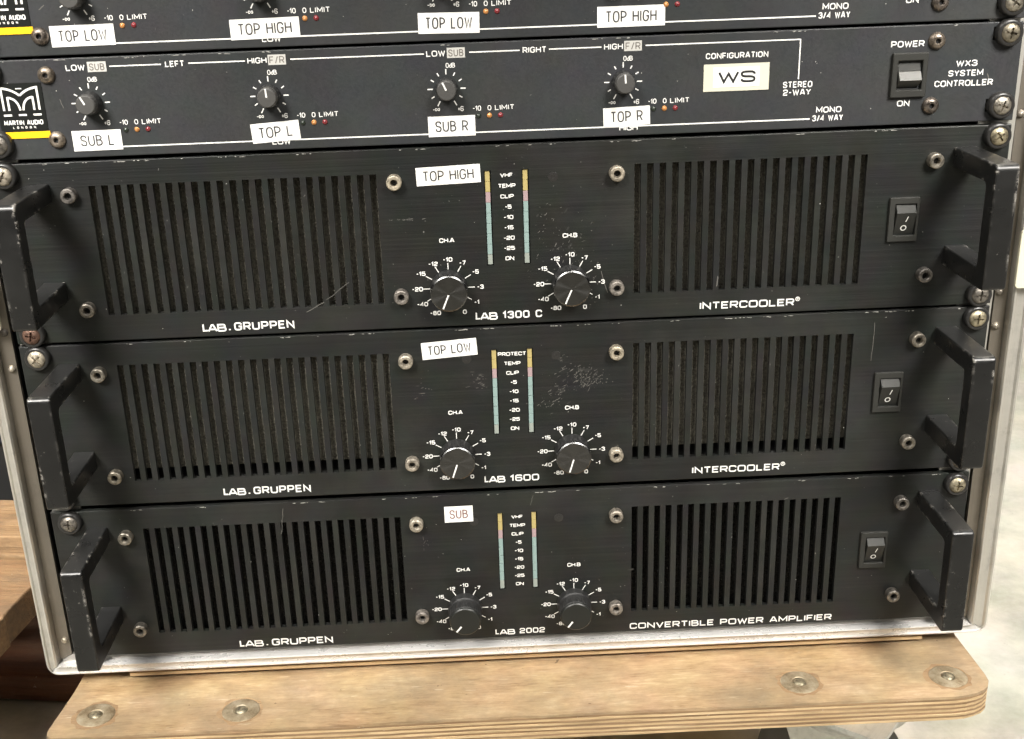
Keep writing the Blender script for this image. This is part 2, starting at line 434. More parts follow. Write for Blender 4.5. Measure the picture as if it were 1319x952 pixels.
# ------------------------------------------------------------------ stroke lettering
S = 1  # soft corner flag
G = {
 'A': (1.05, [[(0, 0), (.42, 1), (.58, 1), (1, 0)], [(.17, .3), (.83, .3)]]),
 'B': (.95, [[(0, 0), (0, 1), (.92, 1, S), (.92, .53, S), (0, .53)], [(.5, .53), (1, .53, S), (1, 0, S), (0, 0)]]),
 'C': (.95, [[(1, .72), (1, 1, S), (0, 1, S), (0, 0, S), (1, 0, S), (1, .28)]]),
 'D': (1, [[(0, 0), (0, 1), (1, 1, S), (1, 0, S), (0, 0)]]),
 'E': (.85, [[(1, 1), (0, 1), (0, 0), (1, 0)], [(0, .52), (.88, .52)]]),
 'F': (.82, [[(1, 1), (0, 1), (0, 0)], [(0, .48), (.85, .48)]]),
 'G': (1, [[(1, .75), (1, 1, S), (0, 1, S), (0, 0, S), (1, 0, S), (1, .48), (.58, .48)]]),
 'H': (1, [[(0, 0), (0, 1)], [(1, 0), (1, 1)], [(0, .52), (1, .52)]]),
 'I': (.0, [[(0, 0), (0, 1)]]),
 'K': (.95, [[(0, 0), (0, 1)], [(1, 1), (.12, .5), (1, 0)]]),
 'L': (.8, [[(0, 1), (0, 0), (1, 0)]]),
 'M': (1.2, [[(0, 0), (0, 1), (.5, .25), (1, 1), (1, 0)]]),
 'N': (1, [[(0, 0), (0, 1), (1, 0), (1, 1)]]),
 'O': (1.05, [[(.5, 1), (1, 1, S), (1, 0, S), (0, 0, S), (0, 1, S), (.5, 1)]]),
 'P': (.92, [[(0, 0), (0, 1), (1, 1, S), (1, .42, S), (0, .42)]]),
 'R': (.95, [[(0, 0), (0, 1), (1, 1, S), (1, .45, S), (0, .45)], [(.55, .45), (1, 0)]]),
 'S': (.92, [[(1, .74), (1, 1, S), (0, 1, S), (0, .53, S), (1, .47, S), (1, 0, S), (0, 0, S), (0, .26)]]),
 'T': (.9, [[(0, 1), (1, 1)], [(.5, 1), (.5, 0)]]),
 'U': (1, [[(0, 1), (0, 0, S), (1, 0, S), (1, 1)]]),
 'V': (1, [[(0, 1), (.5, 0), (1, 1)]]),
 'W': (1.35, [[(0, 1), (.25, 0), (.5, .85), (.75, 0), (1, 1)]]),
 'X': (.95, [[(0, 0), (1, 1)], [(0, 1), (1, 0)]]),
 'Y': (.95, [[(0, 1), (.5, .48), (1, 1)], [(.5, .48), (.5, 0)]]),
 '0': (.95, [[(.5, 1), (1, 1, S), (1, 0, S), (0, 0, S), (0, 1, S), (.5, 1)]]),
 '1': (.45, [[(0, .72), (.8, 1), (.8, 0)]]),
 '2': (.92, [[(0, .72), (0, 1, S), (1, 1, S), (1, .5, S), (0, .42, S), (0, 0), (1, 0)]]),
 '3': (.92, [[(0, .76), (0, 1, S), (.96, 1, S), (.96, .53, S), (.3, .53)], [(.6, .53), (1, .53, S), (1, 0, S), (0, 0, S), (0, .24)]]),
 '4': (.95, [[(.78, 0), (.78, 1), (0, .3), (1, .3)]]),
 '5': (.92, [[(1, 1), (0, 1), (0, .58), (1, .58, S), (1, 0, S), (0, 0, S), (0, .22)]]),
 '6': (.92, [[(1, .78), (1, 1, S), (0, 1, S), (0, 0, S), (1, 0, S), (1, .56, S), (.04, .56)]]),
 '7': (.85, [[(0, 1), (1, 1), (.4, 0)]]),
 '8': (.92, [[(.5, 1), (.94, 1, S), (.94, .53, S), (.06, .53, S), (.06, 1, S), (.5, 1)], [(.5, .53), (1, .53, S), (1, 0, S), (0, 0, S), (0, .53, S), (.5, .53)]]),
 'd': (.75, [[(1, 1), (1, 0)], [(1, .6), (0, .6, S), (0, 0, S), (1, 0)]]),
 '-': (.5, [[(0, .48), (1, .48)]]),
 '+': (.6, [[(0, .45), (1, .45)], [(.5, .75), (.5, .15)]]),
 '/': (.55, [[(0, -.05), (1, 1.05)]]),
 '.': (.0, [[(0, -.02), (0, .16)]]),
 '~': (1.35, [[(.5, .48), (.25, .82, S), (0, .82, S), (0, .14, S), (.25, .14, S), (.5, .48), (.75, .82, S), (1, .82, S), (1, .14, S), (.75, .14, S), (.5, .48)]]),
}
def soft_path(pts, r):
    out = []
    n = len(pts)
    for i, p in enumerate(pts):
        q = Vector(p[:2])
        if len(p) < 3 or i == 0 or i == n - 1: out.append(q); continue
        a = Vector(pts[i - 1][:2]); b = Vector(pts[i + 1][:2])
        la, lb = (a - q).length, (b - q).length
        ra = min(r, la * (.5 if len(pts[i - 1]) > 2 else .98)); rb = min(r, lb * (.5 if len(pts[i + 1]) > 2 else .98))
        A = q + (a - q) / la * ra; B = q + (b - q) / lb * rb
        for k in range(6):
            t = k / 5
            out.append(A * ((1 - t) ** 2) + q * (2 * t * (1 - t)) + B * (t * t))
    res = [out[0]]
    for q in out[1:]:
        if (q - res[-1]).length > 1e-4: res.append(q)
    return res
def stroke(mb, path, w, y):
    n = len(path)
    if n < 2: return
    L = []; R_ = []
    closed = (path[0] - path[-1]).length < 1e-4
    for i, p in enumerate(path):
        if closed and i in (0, n - 1):
            d1 = (path[-1] - path[-2]).normalized(); d2 = (path[1] - path[0]).normalized()
        else:
            d1 = (p - path[i - 1]).normalized() if i else (path[1] - p).normalized()
            d2 = (path[i + 1] - p).normalized() if i < n - 1 else d1
        t = (d1 + d2)
        t = t.normalized() if t.length > 1e-3 else d1
        nn = Vector((-t.y, t.x)); c = max(.45, nn.dot(Vector((-d1.y, d1.x))))
        L.append(p + nn * w / 2 / c); R_.append(p - nn * w / 2 / c)
    base = len(mb.v)
    for a, b in zip(L, R_): mb.v += [(a.x, y, a.y), (b.x, y, b.y)]
    for i in range(n - 1):
        k = base + 2 * i; mb.f.append((k, k + 1, k + 3, k + 2))
def text_width(t, h, asp, gap):
    w = 0
    for ch in t:
        w += (.42 * asp * h if ch == ' ' else G[ch][0] * asp * h) + gap * h
    return w - gap * h
def text(mb, t, x, z, h, width=None, asp=.6, wt=.16, gap=.3, r=.3, align='c', rot=0., y=-.06, lift=0.):
    """writes t with its middle (or left end) at x and its mid-height at z"""
    if width:
        for _ in range(12):
            asp *= (width / max(.01, text_width(t, h, asp, gap))) ** 1.15
            asp = max(.15, asp)
    W = text_width(t, h, asp, gap)
    u = -W / 2 if align == 'c' else 0.
    cr, sr = math.cos(rot), math.sin(rot)
    for ch in t:
        if ch == ' ': u += .42 * asp * h + gap * h; continue
        gw, pls = G[ch]; gw = gw * asp * h
        for k, pl in enumerate(pls):
            pp = [((p[0] * gw) if gw > 0 else p[0], p[1] * h, *p[2:]) for p in pl]
            path = soft_path(pp, r * h)
            path = [Vector((x + (u + q.x) * cr - (q.y - h / 2) * sr, z + (u + q.x) * sr + (q.y - h / 2) * cr)) for q in path]
            stroke(mb, path, wt * h, y - .012 * k)
        u += gw + gap * h
def word(par, name, mat, t, x, z, h, ox=0., **k):
    mb = MB(); text(mb, t, x, z, h, **k)
    xs = [v[0] for v in mb.v]; mx = (min(xs) + max(xs)) / 2
    mb.v = [(v[0] - mx, v[1], v[2] - z) for v in mb.v]
    return part(name, mb.mesh(name, mat), par, (mx + ox, 0, z))
def line(mb, x0, z0, x1, z1, w, y=-.05):
    stroke(mb, [Vector((x0, z0)), Vector((x1, z1))], w, y)

# ------------------------------------------------------------------ shared small hardware
def cross_screw_mesh():
    head = MB().lathe([(0, -2.6), (2.2, -2.55), (3.6, -2.1), (4.4, -1.2), (4.6, 0), (4.6, 1.5), (0, 1.5)], n=36)
    hm = head.mesh('cross_head', M['zinc'], 50)
    cut = MB().box(-2.5, 2.5, -4, -1.35, -.42, .42); cm = cut.mesh('c1', None)
    cut2 = MB().box(-.42, .42, -4, -1.40, -2.5, 2.5); cm2 = cut2.mesh('c2', None)
    cut3 = MB().prism([(-1.05, 0), (0, 1.05), (1.05, 0), (0, -1.05)], -4, -.9, 'y'); cm3 = cut3.mesh('c3', None)
    o = bpy.data.objects.new('t', hm); COL.objects.link(o)
    tmp = []
    for c in (cm, cm2, cm3):
        k = bpy.data.objects.new('t', c); COL.objects.link(k); tmp.append(k)
        b = o.modifiers.new('b', 'BOOLEAN'); b.operation = 'DIFFERENCE'; b.object = k; b.solver = 'EXACT'
    dg = bpy.context.evaluated_depsgraph_get(); dg.update()
    me = bpy.data.meshes.new_from_object(o.evaluated_get(dg))
    for k in tmp + [o]: bpy.data.objects.remove(k)
    me.name = 'cross_head'
    if not me.materials: me.materials.append(M['zinc'])
    for p in me.polygons: p.use_smooth = True
    me.set_sharp_from_angle(angle=math.radians(35))
    return me
CROSS = cross_screw_mesh()
CUP = MB().lathe([(4.4, -1.4), (5.3, -1.5), (6.0, -.9), (6.3, .2), (6.35, 1.8), (4.4, 1.8)], n=40)
CUP.f = [f for f in CUP.f if len(f) == 4]
CUP = CUP.mesh('cup_washer', M['cup'], 60)
SOCKET = MB().lathe([(0, -1.2), (1.55, -1.2), (1.6, -3.9), (2.0, -4.4), (3.1, -4.4), (3.55, -4.0), (3.65, -3.2), (3.65, .4), (0, .4)], n=36).mesh('socket_head', M['zinc_pale'], 40)
HOLE = MB().lathe([(1.5, -1.3), (0, -1.32)], n=18).mesh('socket_hole', M['black'])
BUTTON = MB().lathe([(0, -.9), (1.15, -.9), (1.2, -2.3), (1.9, -2.45), (3.0, -1.9), (3.8, -.9), (4.0, .3), (0, .3)], n=36).mesh('button_head', M['bronze'], 50)
HOLE2 = MB().lathe([(1.12, -.95), (0, -.97)], n=18).mesh('button_hole', M['black'])
CSK = MB().lathe([(0, -.04), (.7, -.04), (.75, -.10), (2.2, -.13), (2.4, -.05), (2.4, .2), (0, .2)], n=24).mesh('countersunk_screw', M['cup'], 40)
rnd = random.Random(7)

def rack_screw(par, x, z, mat, y=-2.2):
    o = part('rack_screw', CROSS, par, (x, y, z), (0, rnd.uniform(0, 1.5), 0), mat=mat)
    part('cup_washer', CUP, o)
def socket_screw(par, x, z, mat=None):
    o = part('socket_screw', SOCKET, par, (x, 0, z), mat=mat or M['zinc_pale'])
    part('hex_hole', HOLE, o)
def button_screw(par, x, z, mat=None):
    o = part('button_screw', BUTTON, par, (x, 0, z), mat=mat or M['bronze'])
    part('hex_hole', HOLE2, o)

def sticker(par, cx, cz, w, h, txt, tilt, th, ink, tw=None, dx=0, label=None):
    y0 = -.22
    me = MB().prism([(-w / 2, -h / 2), (w / 2, -h / 2), (w / 2, h / 2), (-w / 2, h / 2)], y0, -.03, 'y').mesh('sticker', M['paper'])
    o = part('sticker', me, par, (cx, 0, cz), (0, -math.radians(tilt), 0), label=label)
    mb = MB(); text(mb, txt, dx, 0, th, width=tw, asp=.5, wt=.15, gap=.26, r=.42, y=y0 - .05)
    part('typed_text', mb.mesh('typed_text', ink), o)
    return o

def chips(par, seed, w, h, clusters, scr, n_edge=26):
    r = random.Random(seed); mb = MB()
    def chip(x, z, a, b, rot, y=-.05):
        k = r.randint(5, 7); pts = []
        for i in range(k):
            t = 2 * math.pi * i / k; q = r.uniform(.6, 1.2)
            u, v = a * q * math.cos(t), b * q * math.sin(t)
            pts.append((x + u * math.cos(rot) - v * math.sin(rot), y, z + u * math.sin(rot) + v * math.cos(rot)))
        mb.face(pts)
    for _ in range(n_edge):                     # along the top edge
        c = r.uniform(10, w - 10)
        for _ in range(r.randint(1, 4)):
            chip(c + r.uniform(-3, 3), h - .55 - r.uniform(0, .35), r.uniform(.25, 1.3), r.uniform(.10, .26), 0)
    for _ in range(14):
        chip(r.uniform(10, w - 10), r.uniform(4, h - 3), r.uniform(.15, .38), r.uniform(.12, .3), r.uniform(0, 3))
    o = part('paint_chips', mb.mesh('paint_chips', M['chip']), par, kind='stuff')
    mb = MB()
    for (x, z, sx, sz, n, ang) in clusters:
        for _ in range(n):
            px, pz = x + r.gauss(0, sx), z + r.gauss(0, sz)
            if r.random() < .5: chip(px, pz, r.uniform(.2, 1.6), r.uniform(.08, .2), ang + r.gauss(0, .3), -.04)
            else: chip(px, pz, r.uniform(.12, .4), r.uniform(.12, .35), 0, -.04)
    for (x0, z0, x1, z1, wd_) in scr:
        p = [Vector((x0 + (x1 - x0) * t / 6 + r.gauss(0, .12), z0 + (z1 - z0) * t / 6 + r.gauss(0, .12))) for t in range(7)]
        stroke(mb, p, wd_, -.045)
    sm = MB()
    for (x, z, sx, sz, n, ang) in clusters:
        for _ in range(max(1, n // 12)):
            px, pz = x + r.gauss(0, sx * .8), z + r.gauss(0, sz * .8); k = 9; L_ = r.uniform(.8, 2.2); q = L_ * r.uniform(.2, .5)
            sm.face([(px + L_ * r.uniform(.7, 1.2) * math.cos(t_ * 6.283 / k) * math.cos(ang) - q * math.sin(t_ * 6.283 / k) * math.sin(ang), -.02 - .0012 * len(sm.f),
                      pz + L_ * r.uniform(.7, 1.2) * math.cos(t_ * 6.283 / k) * math.sin(ang) + q * math.sin(t_ * 6.283 / k) * math.cos(ang)) for t_ in range(k)])
    if sm.v: part('dull_smudges', sm.mesh('dull_smudges', M['smudge']), par, kind='stuff')
    if mb.v: part('scuff_marks', mb.mesh('scuff_marks', M['smear']), par, kind='stuff')

# ------------------------------------------------------------------ the place: floor
fl = MB().box(-30000, 30000, -30000, 30000, -100, 0)
o = bpy.data.objects.new('floor', fl.mesh('floor', M['floor'])); COL.objects.link(o); o['kind'] = 'structure'
o['label'] = 'pale concrete floor'

# ------------------------------------------------------------------ flight case
TOPZ = 366.0
case = thing('flight_case', 'scuffed aluminium-edged black rack case holding the controllers and amplifiers', 'flight case', 241.3, 0, 0)
cx = 241.3
# cross-section points, outwards: (offset right, offset left, offset down, depth)
PR = [  # right x, left x, bottom z, depth
 (492.3, -10.7, -6.2, 7.0), (492.5, -10.9, -6.3, -1.6),
 (493.2, -11.6, -6.7, -2.6), (494.2, -12.4, -7.2, -2.4), (494.9, -13.0, -7.7, -.2), (499.4, -15.3, -11.0, -.4),
 (500.4, -16.0, -11.6, -1.3), (501.6, -16.8, -12.4, -1.0), (502.6, -17.6, -13.2, .6), (502.9, -17.9, -13.5, 3.0),
 (502.9, -17.9, -13.5, 34.0), (500.9, -15.9, -11.6, 34.0), (500.9, -15.9, -11.6, 10.0)]
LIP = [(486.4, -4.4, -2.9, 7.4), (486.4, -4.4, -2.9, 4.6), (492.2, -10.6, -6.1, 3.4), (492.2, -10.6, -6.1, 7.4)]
def sweep(rings):
    mb = MB(); n = len(rings[0])
    for r in rings: mb.v += [tuple(p) for p in r]
    for k in range(len(rings) - 1):
        for i in range(n):
            j = (i + 1) % n
            mb.f.append((k * n + i, k * n + j, (k + 1) * n + j, (k + 1) * n + i))
    mb.f.append(tuple(range(n))); mb.f.append(tuple((len(rings) - 1) * n + i for i in range(n)))
    return mb
g = .22
def rel(r): return [(a - cx, b, c) for a, b, c in r]
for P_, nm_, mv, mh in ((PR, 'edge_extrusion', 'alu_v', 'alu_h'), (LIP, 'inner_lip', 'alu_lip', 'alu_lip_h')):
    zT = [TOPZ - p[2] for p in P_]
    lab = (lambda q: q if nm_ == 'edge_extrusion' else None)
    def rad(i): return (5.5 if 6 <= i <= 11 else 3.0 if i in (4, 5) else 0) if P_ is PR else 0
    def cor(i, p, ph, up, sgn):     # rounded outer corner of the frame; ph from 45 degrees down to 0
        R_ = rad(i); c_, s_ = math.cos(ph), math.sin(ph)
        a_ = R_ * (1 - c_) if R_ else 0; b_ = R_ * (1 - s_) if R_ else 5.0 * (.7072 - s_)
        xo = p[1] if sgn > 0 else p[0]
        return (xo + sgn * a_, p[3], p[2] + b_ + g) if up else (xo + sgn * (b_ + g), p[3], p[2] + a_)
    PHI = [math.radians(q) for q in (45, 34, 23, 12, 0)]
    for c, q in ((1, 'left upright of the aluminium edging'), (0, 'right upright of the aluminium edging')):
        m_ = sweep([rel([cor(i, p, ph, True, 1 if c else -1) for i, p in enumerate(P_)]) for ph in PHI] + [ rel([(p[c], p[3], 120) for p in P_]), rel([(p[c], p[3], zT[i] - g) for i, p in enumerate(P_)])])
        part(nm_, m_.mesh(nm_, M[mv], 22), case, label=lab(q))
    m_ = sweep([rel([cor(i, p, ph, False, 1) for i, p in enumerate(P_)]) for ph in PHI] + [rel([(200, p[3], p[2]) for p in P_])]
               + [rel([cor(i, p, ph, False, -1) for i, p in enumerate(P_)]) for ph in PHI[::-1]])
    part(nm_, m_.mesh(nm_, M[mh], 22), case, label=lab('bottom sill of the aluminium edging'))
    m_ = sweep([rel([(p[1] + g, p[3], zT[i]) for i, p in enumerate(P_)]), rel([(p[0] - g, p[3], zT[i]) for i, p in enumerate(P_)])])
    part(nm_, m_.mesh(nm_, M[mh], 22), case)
for x0, x1 in ((-15.4, -6.4), (487.4, 500.4)):
    part('side_panel', MB().box(x0 - cx, x1 - cx, 10.5, 430, -11, TOPZ + 11).mesh('side_panel', M['case_side']), case)
part('base_panel', MB().box(-15 - cx, 500 - cx, 36, 430, -13, -5).mesh('base_panel', M['case_side']), case)
part('top_panel', MB().box(-15 - cx, 500 - cx, 36, 430, TOPZ + 5, TOPZ + 13).mesh('top_panel', M['case_side']), case)
part('back_panel', MB().box(-15 - cx, 500 - cx, 431, 438, -13, TOPZ + 13).mesh('back_panel', M['case_side']), case)
for a0, a1, b0, b1 in ((.4, 15, -.6, 15), (467.5, 483.4, 467.5, 486.3)):
    rl = MB().prism([(a0 - cx, -1), (a1 - cx, -1), (b1 - cx, TOPZ), (b0 - cx, TOPZ)], 3.2, 5.2, 'y')
    part('rack_rail', rl.mesh('rack_rail', M['rail']), case)
RIV = MB().lathe([(0, -1.9), (1.0, -1.7), (1.75, -1.0), (2.0, 0), (0, 0)], n=20).mesh('rivet', M['zinc_pale'], 60)
for x, z in ((-7.2, 183.5), (-6.8, 164.5), (-6.6, 6.5), (488.6, 183.0), (488.4, 165.0), (489.2, 9.0), (488.0, 270.5), (-7.2, 271), (-7.0, 90), ):
    if (x, z) == (-7.0, 90): continue
    part('rivet', RIV, case, (x - cx, 4.2, z))
# rounded corner caps at the two bottom corners
for s, xo in ((-1, -17.9), (1, 502.9)):
    prof = []
    for k in range(7):
        a = math.pi / 2 * k / 6
        prof.append((xo + s * (1.0 - 6 + 6 * math.cos(a)) - cx, -14.3 + 6 - 6 * math.sin(a)))
    prof = [(xo + s * 1.0 - cx, 13)] + prof + [(xo - s * 24 - cx, -14.3), (xo - s * 24 - cx, -13.6), (xo - s * 4.5 - cx, -13.6), (xo - s * 1.2 - cx, -12.0), (xo + s * .1 - cx, -8.5), (xo + s * .1 - cx, 13)]
    part('corner_cap', MB().prism(prof, 3.2, 34, 'y').mesh('corner_cap', M['alu_v'], 30), case)
# pale rounded latch plates half way up
for x0, x1 in ((491.4, 504.8), (-18.9, -4.6)):
    pr = rounded([(x0 - cx, 187, 2.2), (x1 - cx, 187, 2.2), (x1 - cx, 216, 2.2), (x0 - cx, 216, 2.2)])
    part('latch_plate', MB().prism(pr, -5.4, -3.2, 'y').mesh('latch_plate', M['latch']), case, bevel=.4)
for y0, z0, z1, m_ in ((3.0, -15.6, -13.7, 'ply_dark'), (2.5, -17.6, -15.7, 'ply_light'), (4.0, -18.9, -17.7, 'ply_dark'), (7.5, -20.4, -19.0, 'ply_dark')):  # lowest layer, dark and set back, stands in for the shadow line
    part('base_skid', MB().box(26 - cx, 468 - cx, y0, 400, z0, z1).mesh('base_skid', M[m_]), case)

# ------------------------------------------------------------------ amplifiers
SL, SR = 46.55, 303.95     # first slot left edges
PITCH, SW = 6.0, 3.15
NL, NR = 23, 19
VZ0, VZ1 = 13.1, 76.7
PW, PH = 482.6, 88.3
BAR = MB().box(0, PITCH - SW, 0, 3.0, VZ0, VZ1).mesh('slat', M['amp_panel'])
hp = rounded([(3, 78.5, 0), (-47.7, 78.5, 3.0), (-47.7, 21.0, 2.6), (3, 21.0, 0), (3, 31.0, 0), (-3, 30.5, 2), (-38.6, 30.0, 3.0), (-38.6, 69.3, 3.0), (-3, 69.3, 2), (3, 69.0, 0)], 4)
HANDLE = MB().prism(hp, -5.4, 5.4, 'x').mesh('handle', M['handle'], 30)
def rocker_set(par, marks=True):
    fr = MB().plate(427.2, 441.7, 34.0, 55.6, [(430.0, 440.4, 37.0, 52.4)], -1.7, .2).mesh('switch_frame', M['switch'])
    f = part('switch_frame', fr, par, bevel=.35)
    rk = MB().prism([(.6, 52.2), (-.6, 52.2), (-3.6, 48.4), (-3.3, 47.6), (.3, 37.3), (.6, 37.3)], 430.5, 439.9, 'x').mesh('rocker', M['switch'])
    r = part('rocker', rk, par, bevel=.25)
    mb = MB()
    # marks lie on the sloping face
    def onface(zz): return -3.3 + (47.6 - zz) * (3.6 / 10.3) - .07
    a = [Vector((436.2, 46.6)), Vector((435.4, 43.8))]
    stroke(mb, a, .45, 0)
    ring = [Vector((434.9 + 1.25 * math.cos(t / 16 * 2 * math.pi), 40.6 + 1.25 * math.sin(t / 16 * 2 * math.pi))) for t in range(17)]
    stroke(mb, ring, .5, 0)
    mb.v = [(x, onface(z), z) for x, y, z in mb.v]
    part('switch_marks', mb.mesh('switch_marks', M['print']), r)

NUMS = [(-150, '-80'), (-120, '-40'), (-90, '-20'), (-60, '-15'), (-30, '-12'), (0, '-10'), (30, '-7'), (60, '-5'), (90, '-3'), (120, '-1'), (150, '0')]
def amp_dial(par, kx, kz, style, ptr):
    mb = MB()
    for a, t in NUMS:
        s, c = math.sin(math.radians(a)), math.cos(math.radians(a))
        if abs(a) < 150: line(mb, kx + 9.3 * s, kz + 9.3 * c, kx + 12.6 * s, kz + 12.6 * c, .42)
        R1 = 14.3 if abs(a) < 45 else 15.4
        if abs(a) == 150: R1 = 14.4
        tx, tz = kx + R1 * s, kz + R1 * c
        text(mb, t, tx, tz, 1.75, asp=.85, wt=.26, gap=.38, r=.3)
    part('dial_scale', mb.mesh('dial_scale', M['print']), par)
    if style == 'alu':
        side = MB().lathe([(0, -8.6), (8.2, -8.6), (8.7, -8.2), (8.85, -1.4), (9.0, 0), (0, 0)], n=72, knurl=(2, 3)).mesh('knob_skirt', M['knob_side'], 30)
        cap = MB().lathe([(0, -10.9), (8.3, -10.9), (8.9, -10.5), (9.1, -9.5), (8.8, -8.6), (0, -8.62)], n=72).mesh('knob_cap', M['knob_alu'], 20)
        fy = -10.9
    else:
        side = MB().lathe([(0, -13.2), (8.0, -13.2), (8.6, -12.6), (8.4, -6), (8.6, -5.2), (9.1, -4.6), (9.3, 0), (0, 0)], n=72, knurl=(2, 3)).mesh('knob_skirt', M['knob_side'], 30)
        cap = MB().lathe([(0, -14.6), (7.6, -14.5), (8.2, -14.0), (8.4, -13.2), (0, -13.22)], n=72).mesh('knob_cap', M['knob_black'], 20)
        fy = -14.6
    k = part('knob', side, par, (kx, 0, kz))
    part('knob_cap', cap, k)
    mb = MB(); s, c = math.sin(math.radians(ptr)), math.cos(math.radians(ptr))
    if style == 'alu': line(mb, .6 * s, .6 * c, 8.0 * s, 8.0 * c, .75, fy - .05)
    else: line(mb, 3.4 * s, 3.4 * c, 7.6 * s, 7.6 * c, .95, fy - .05)
    part('pointer', mb.mesh('pointer', M['print']), k)

def amplifier(z0, label, model, right, rx, rw, st, top_word, style, foam, foam_z, brand_x, seed, clusters, scr, screws, ptrs):
    t = thing('power_amplifier', label, 'amplifier', 241.3, 0, z0, 'power amplifiers stacked in the rack')
    led = [(231.7 + d, 234.9 + d, 30.2, 76.4) for d in (.9, 18.8)]
    holes = [(SL, SL + NL * PITCH - (PITCH - SW), VZ0, VZ1), (SR, SR + NR * PITCH - (PITCH - SW), VZ0, VZ1), (430.6, 439.8, 37.4, 52.0)] + led
    def X(m):      # shift into the thing's frame
        for v in m.vertices: v.co.x -= .2413
        return m
    pm = MB().plate(0, PW, .2, PH, holes, 0, 3.0).mesh('front_panel', M['amp_panel'], None, (0, PW, .2, PH, 0, .45))
    for v in pm.vertices: v.co.x -= .2413
    panel = part('front_panel', pm, t)
    # everything below is placed on a carrier frame whose x runs from the panel's left end
    class P: pass
    def pp(name, data, loc=(0, 0, 0), par=None, **k):
        return part(name, data, par or t, (loc[0] - 241.3, loc[1], loc[2]), **k)
    for x0, n in ((SL, NL), (SR, NR)):
        for i in range(n - 1):
            pp('slat', BAR, (x0 + SW + i * PITCH, 0, 0))
    for x0, x1 in ((SL - 4, SL + NL * PITCH + 2), (SR - 4, SR + NR * PITCH + 2)):
        mb = MB().box(x0, x1, foam[1], foam[1] + 6, foam_z[0], foam_z[1])
        pp('filter_foam', mb.mesh('filter_foam', M[foam[0]]))
    ch = MB(); ch.box(20, 462.6, 16, 380, 1.5, PH - 2); pp('chassis', ch.mesh('chassis', M['black']))
    for hx, nm_ in ((23.0, 0), (461.6, 0)):
        pp('handle', HANDLE, (hx, 0, 0), bevel=.7)
    for x in (37.5, 190.0, 295.4, 447.0):
        for z in (16.9, 72.9): pp_s = (x - 241.3, z); socket_screw(t, x - 241.3, z, M['zinc_pale'] if 100 < x < 400 else M['zinc'])
    for x, z in ((265.2, 72.2), (220.4, 72.1)):
        pp('countersunk_screw', CSK, (x, 0, z))
    for x, z, m in screws: rack_screw(t, x - 241.3, z, M[m])
    # meter windows
    for d in (.9, 18.8):
        bar = pp('meter_window', MB().box(231.9 + d, 234.6 + d, 1.6, 3.0, 30.2, 76.3).mesh('meter_window', M['black']))
        segs = 9; hh = 45.6 / segs
        for i in range(segs):
            zz = 76.1 - i * hh
            m = M['led_y'] if i < 2 else M['led_p'] if i == 2 else M['led_g'] if i == segs - 1 else M['led_t']
            me = MB().box(232.1 + d, 234.35 + d, .7, 1.6, zz - hh + .16, zz).mesh('meter_segment', m)
            part('meter_segment', me, bar)
    mb = MB()
    for i, wtx in enumerate([top_word, 'TEMP', 'CLIP', '-5', '-10', '-15', '-20', '-25', 'ON']):
        text(mb, wtx, 243.2 + (.4 if i > 2 else 0), 73.9 - i * 5.05, 1.55, asp=1.05, wt=.27, gap=.34, r=.3)
    pp('meter_lettering', mb.mesh('meter_lettering', M['print']))
    for q, xx in (('CH.A', 213.5), ('CH.B', 273)): word(t, 'channel_lettering', M['print'], q, xx, 43.6, 1.75, -241.3, asp=.95, wt=.26, gap=.36)
    mb = MB()
    x0, x1, zc = brand_x
    w = x1 - x0
    text(mb, 'L', x0, zc + .1, 3.3, asp=.75, wt=.24, align='l', r=.3)
    text(mb, 'AB', x0 + w * .055, zc - .35, 3.2, width=w * .19, wt=.24, gap=.22, align='l', r=.3)
    text(mb, '.', x0 + w * .29, zc, 3.4, wt=.26, align='l')
    text(mb, 'GRUPPEN', x0 + w * .35, zc, 3.4, width=w * .65, wt=.23, gap=.42, align='l', r=.3)
    pp('brand_lettering', mb.mesh('brand_lettering', M['print']))
    mb = MB()
    a, b, zc, first = model[1:5]
    text(mb, 'L', a, zc + .1, first, asp=.7, wt=.24, align='l'); text(mb, 'AB', a + 2.2, zc - .35, first, width=8.0, wt=.24, gap=.22, align='l')
    text(mb, model[0], a + 13.3, zc, first, width=b - a - 13.3, wt=.23, gap=.42, align='l')
    pp('model_lettering', mb.mesh('model_lettering', M['print']))
    mb = MB(); text(mb, right, rx, 5.2 if 'INTER' in right else 3.6, 3.0, width=rw, wt=.23, gap=.44, align='l')
    if 'INTER' in right:
        cxr, czr = rx + rw + 2.0, 6.7
        stroke(mb, [Vector((cxr + 1.0 * math.cos(k / 14 * 2 * math.pi), czr + 1.0 * math.sin(k / 14 * 2 * math.pi))) for k in range(15)], .32, -.06)
        text(mb, 'R', cxr, czr, 1.05, asp=.7, wt=.24)
    pp('range_lettering', mb.mesh('range_lettering', M['print']))
    # dials, knobs and switch built in panel x, then shifted
    before = set(t.children)
    for kx, pt in zip((213.4, 272.8), ptrs): amp_dial(t, kx, 19.8, style, pt)
    rocker_set(t)
    sx, sz, sw, sh, tx, tilt, th, ink, tw = st
    sticker(t, sx, sz, sw, sh, tx, tilt, th, M[ink], tw)
    chips(t, seed, PW, PH, clusters, scr)
    for c in set(t.children) - before: c.location.x -= .2413
    return t

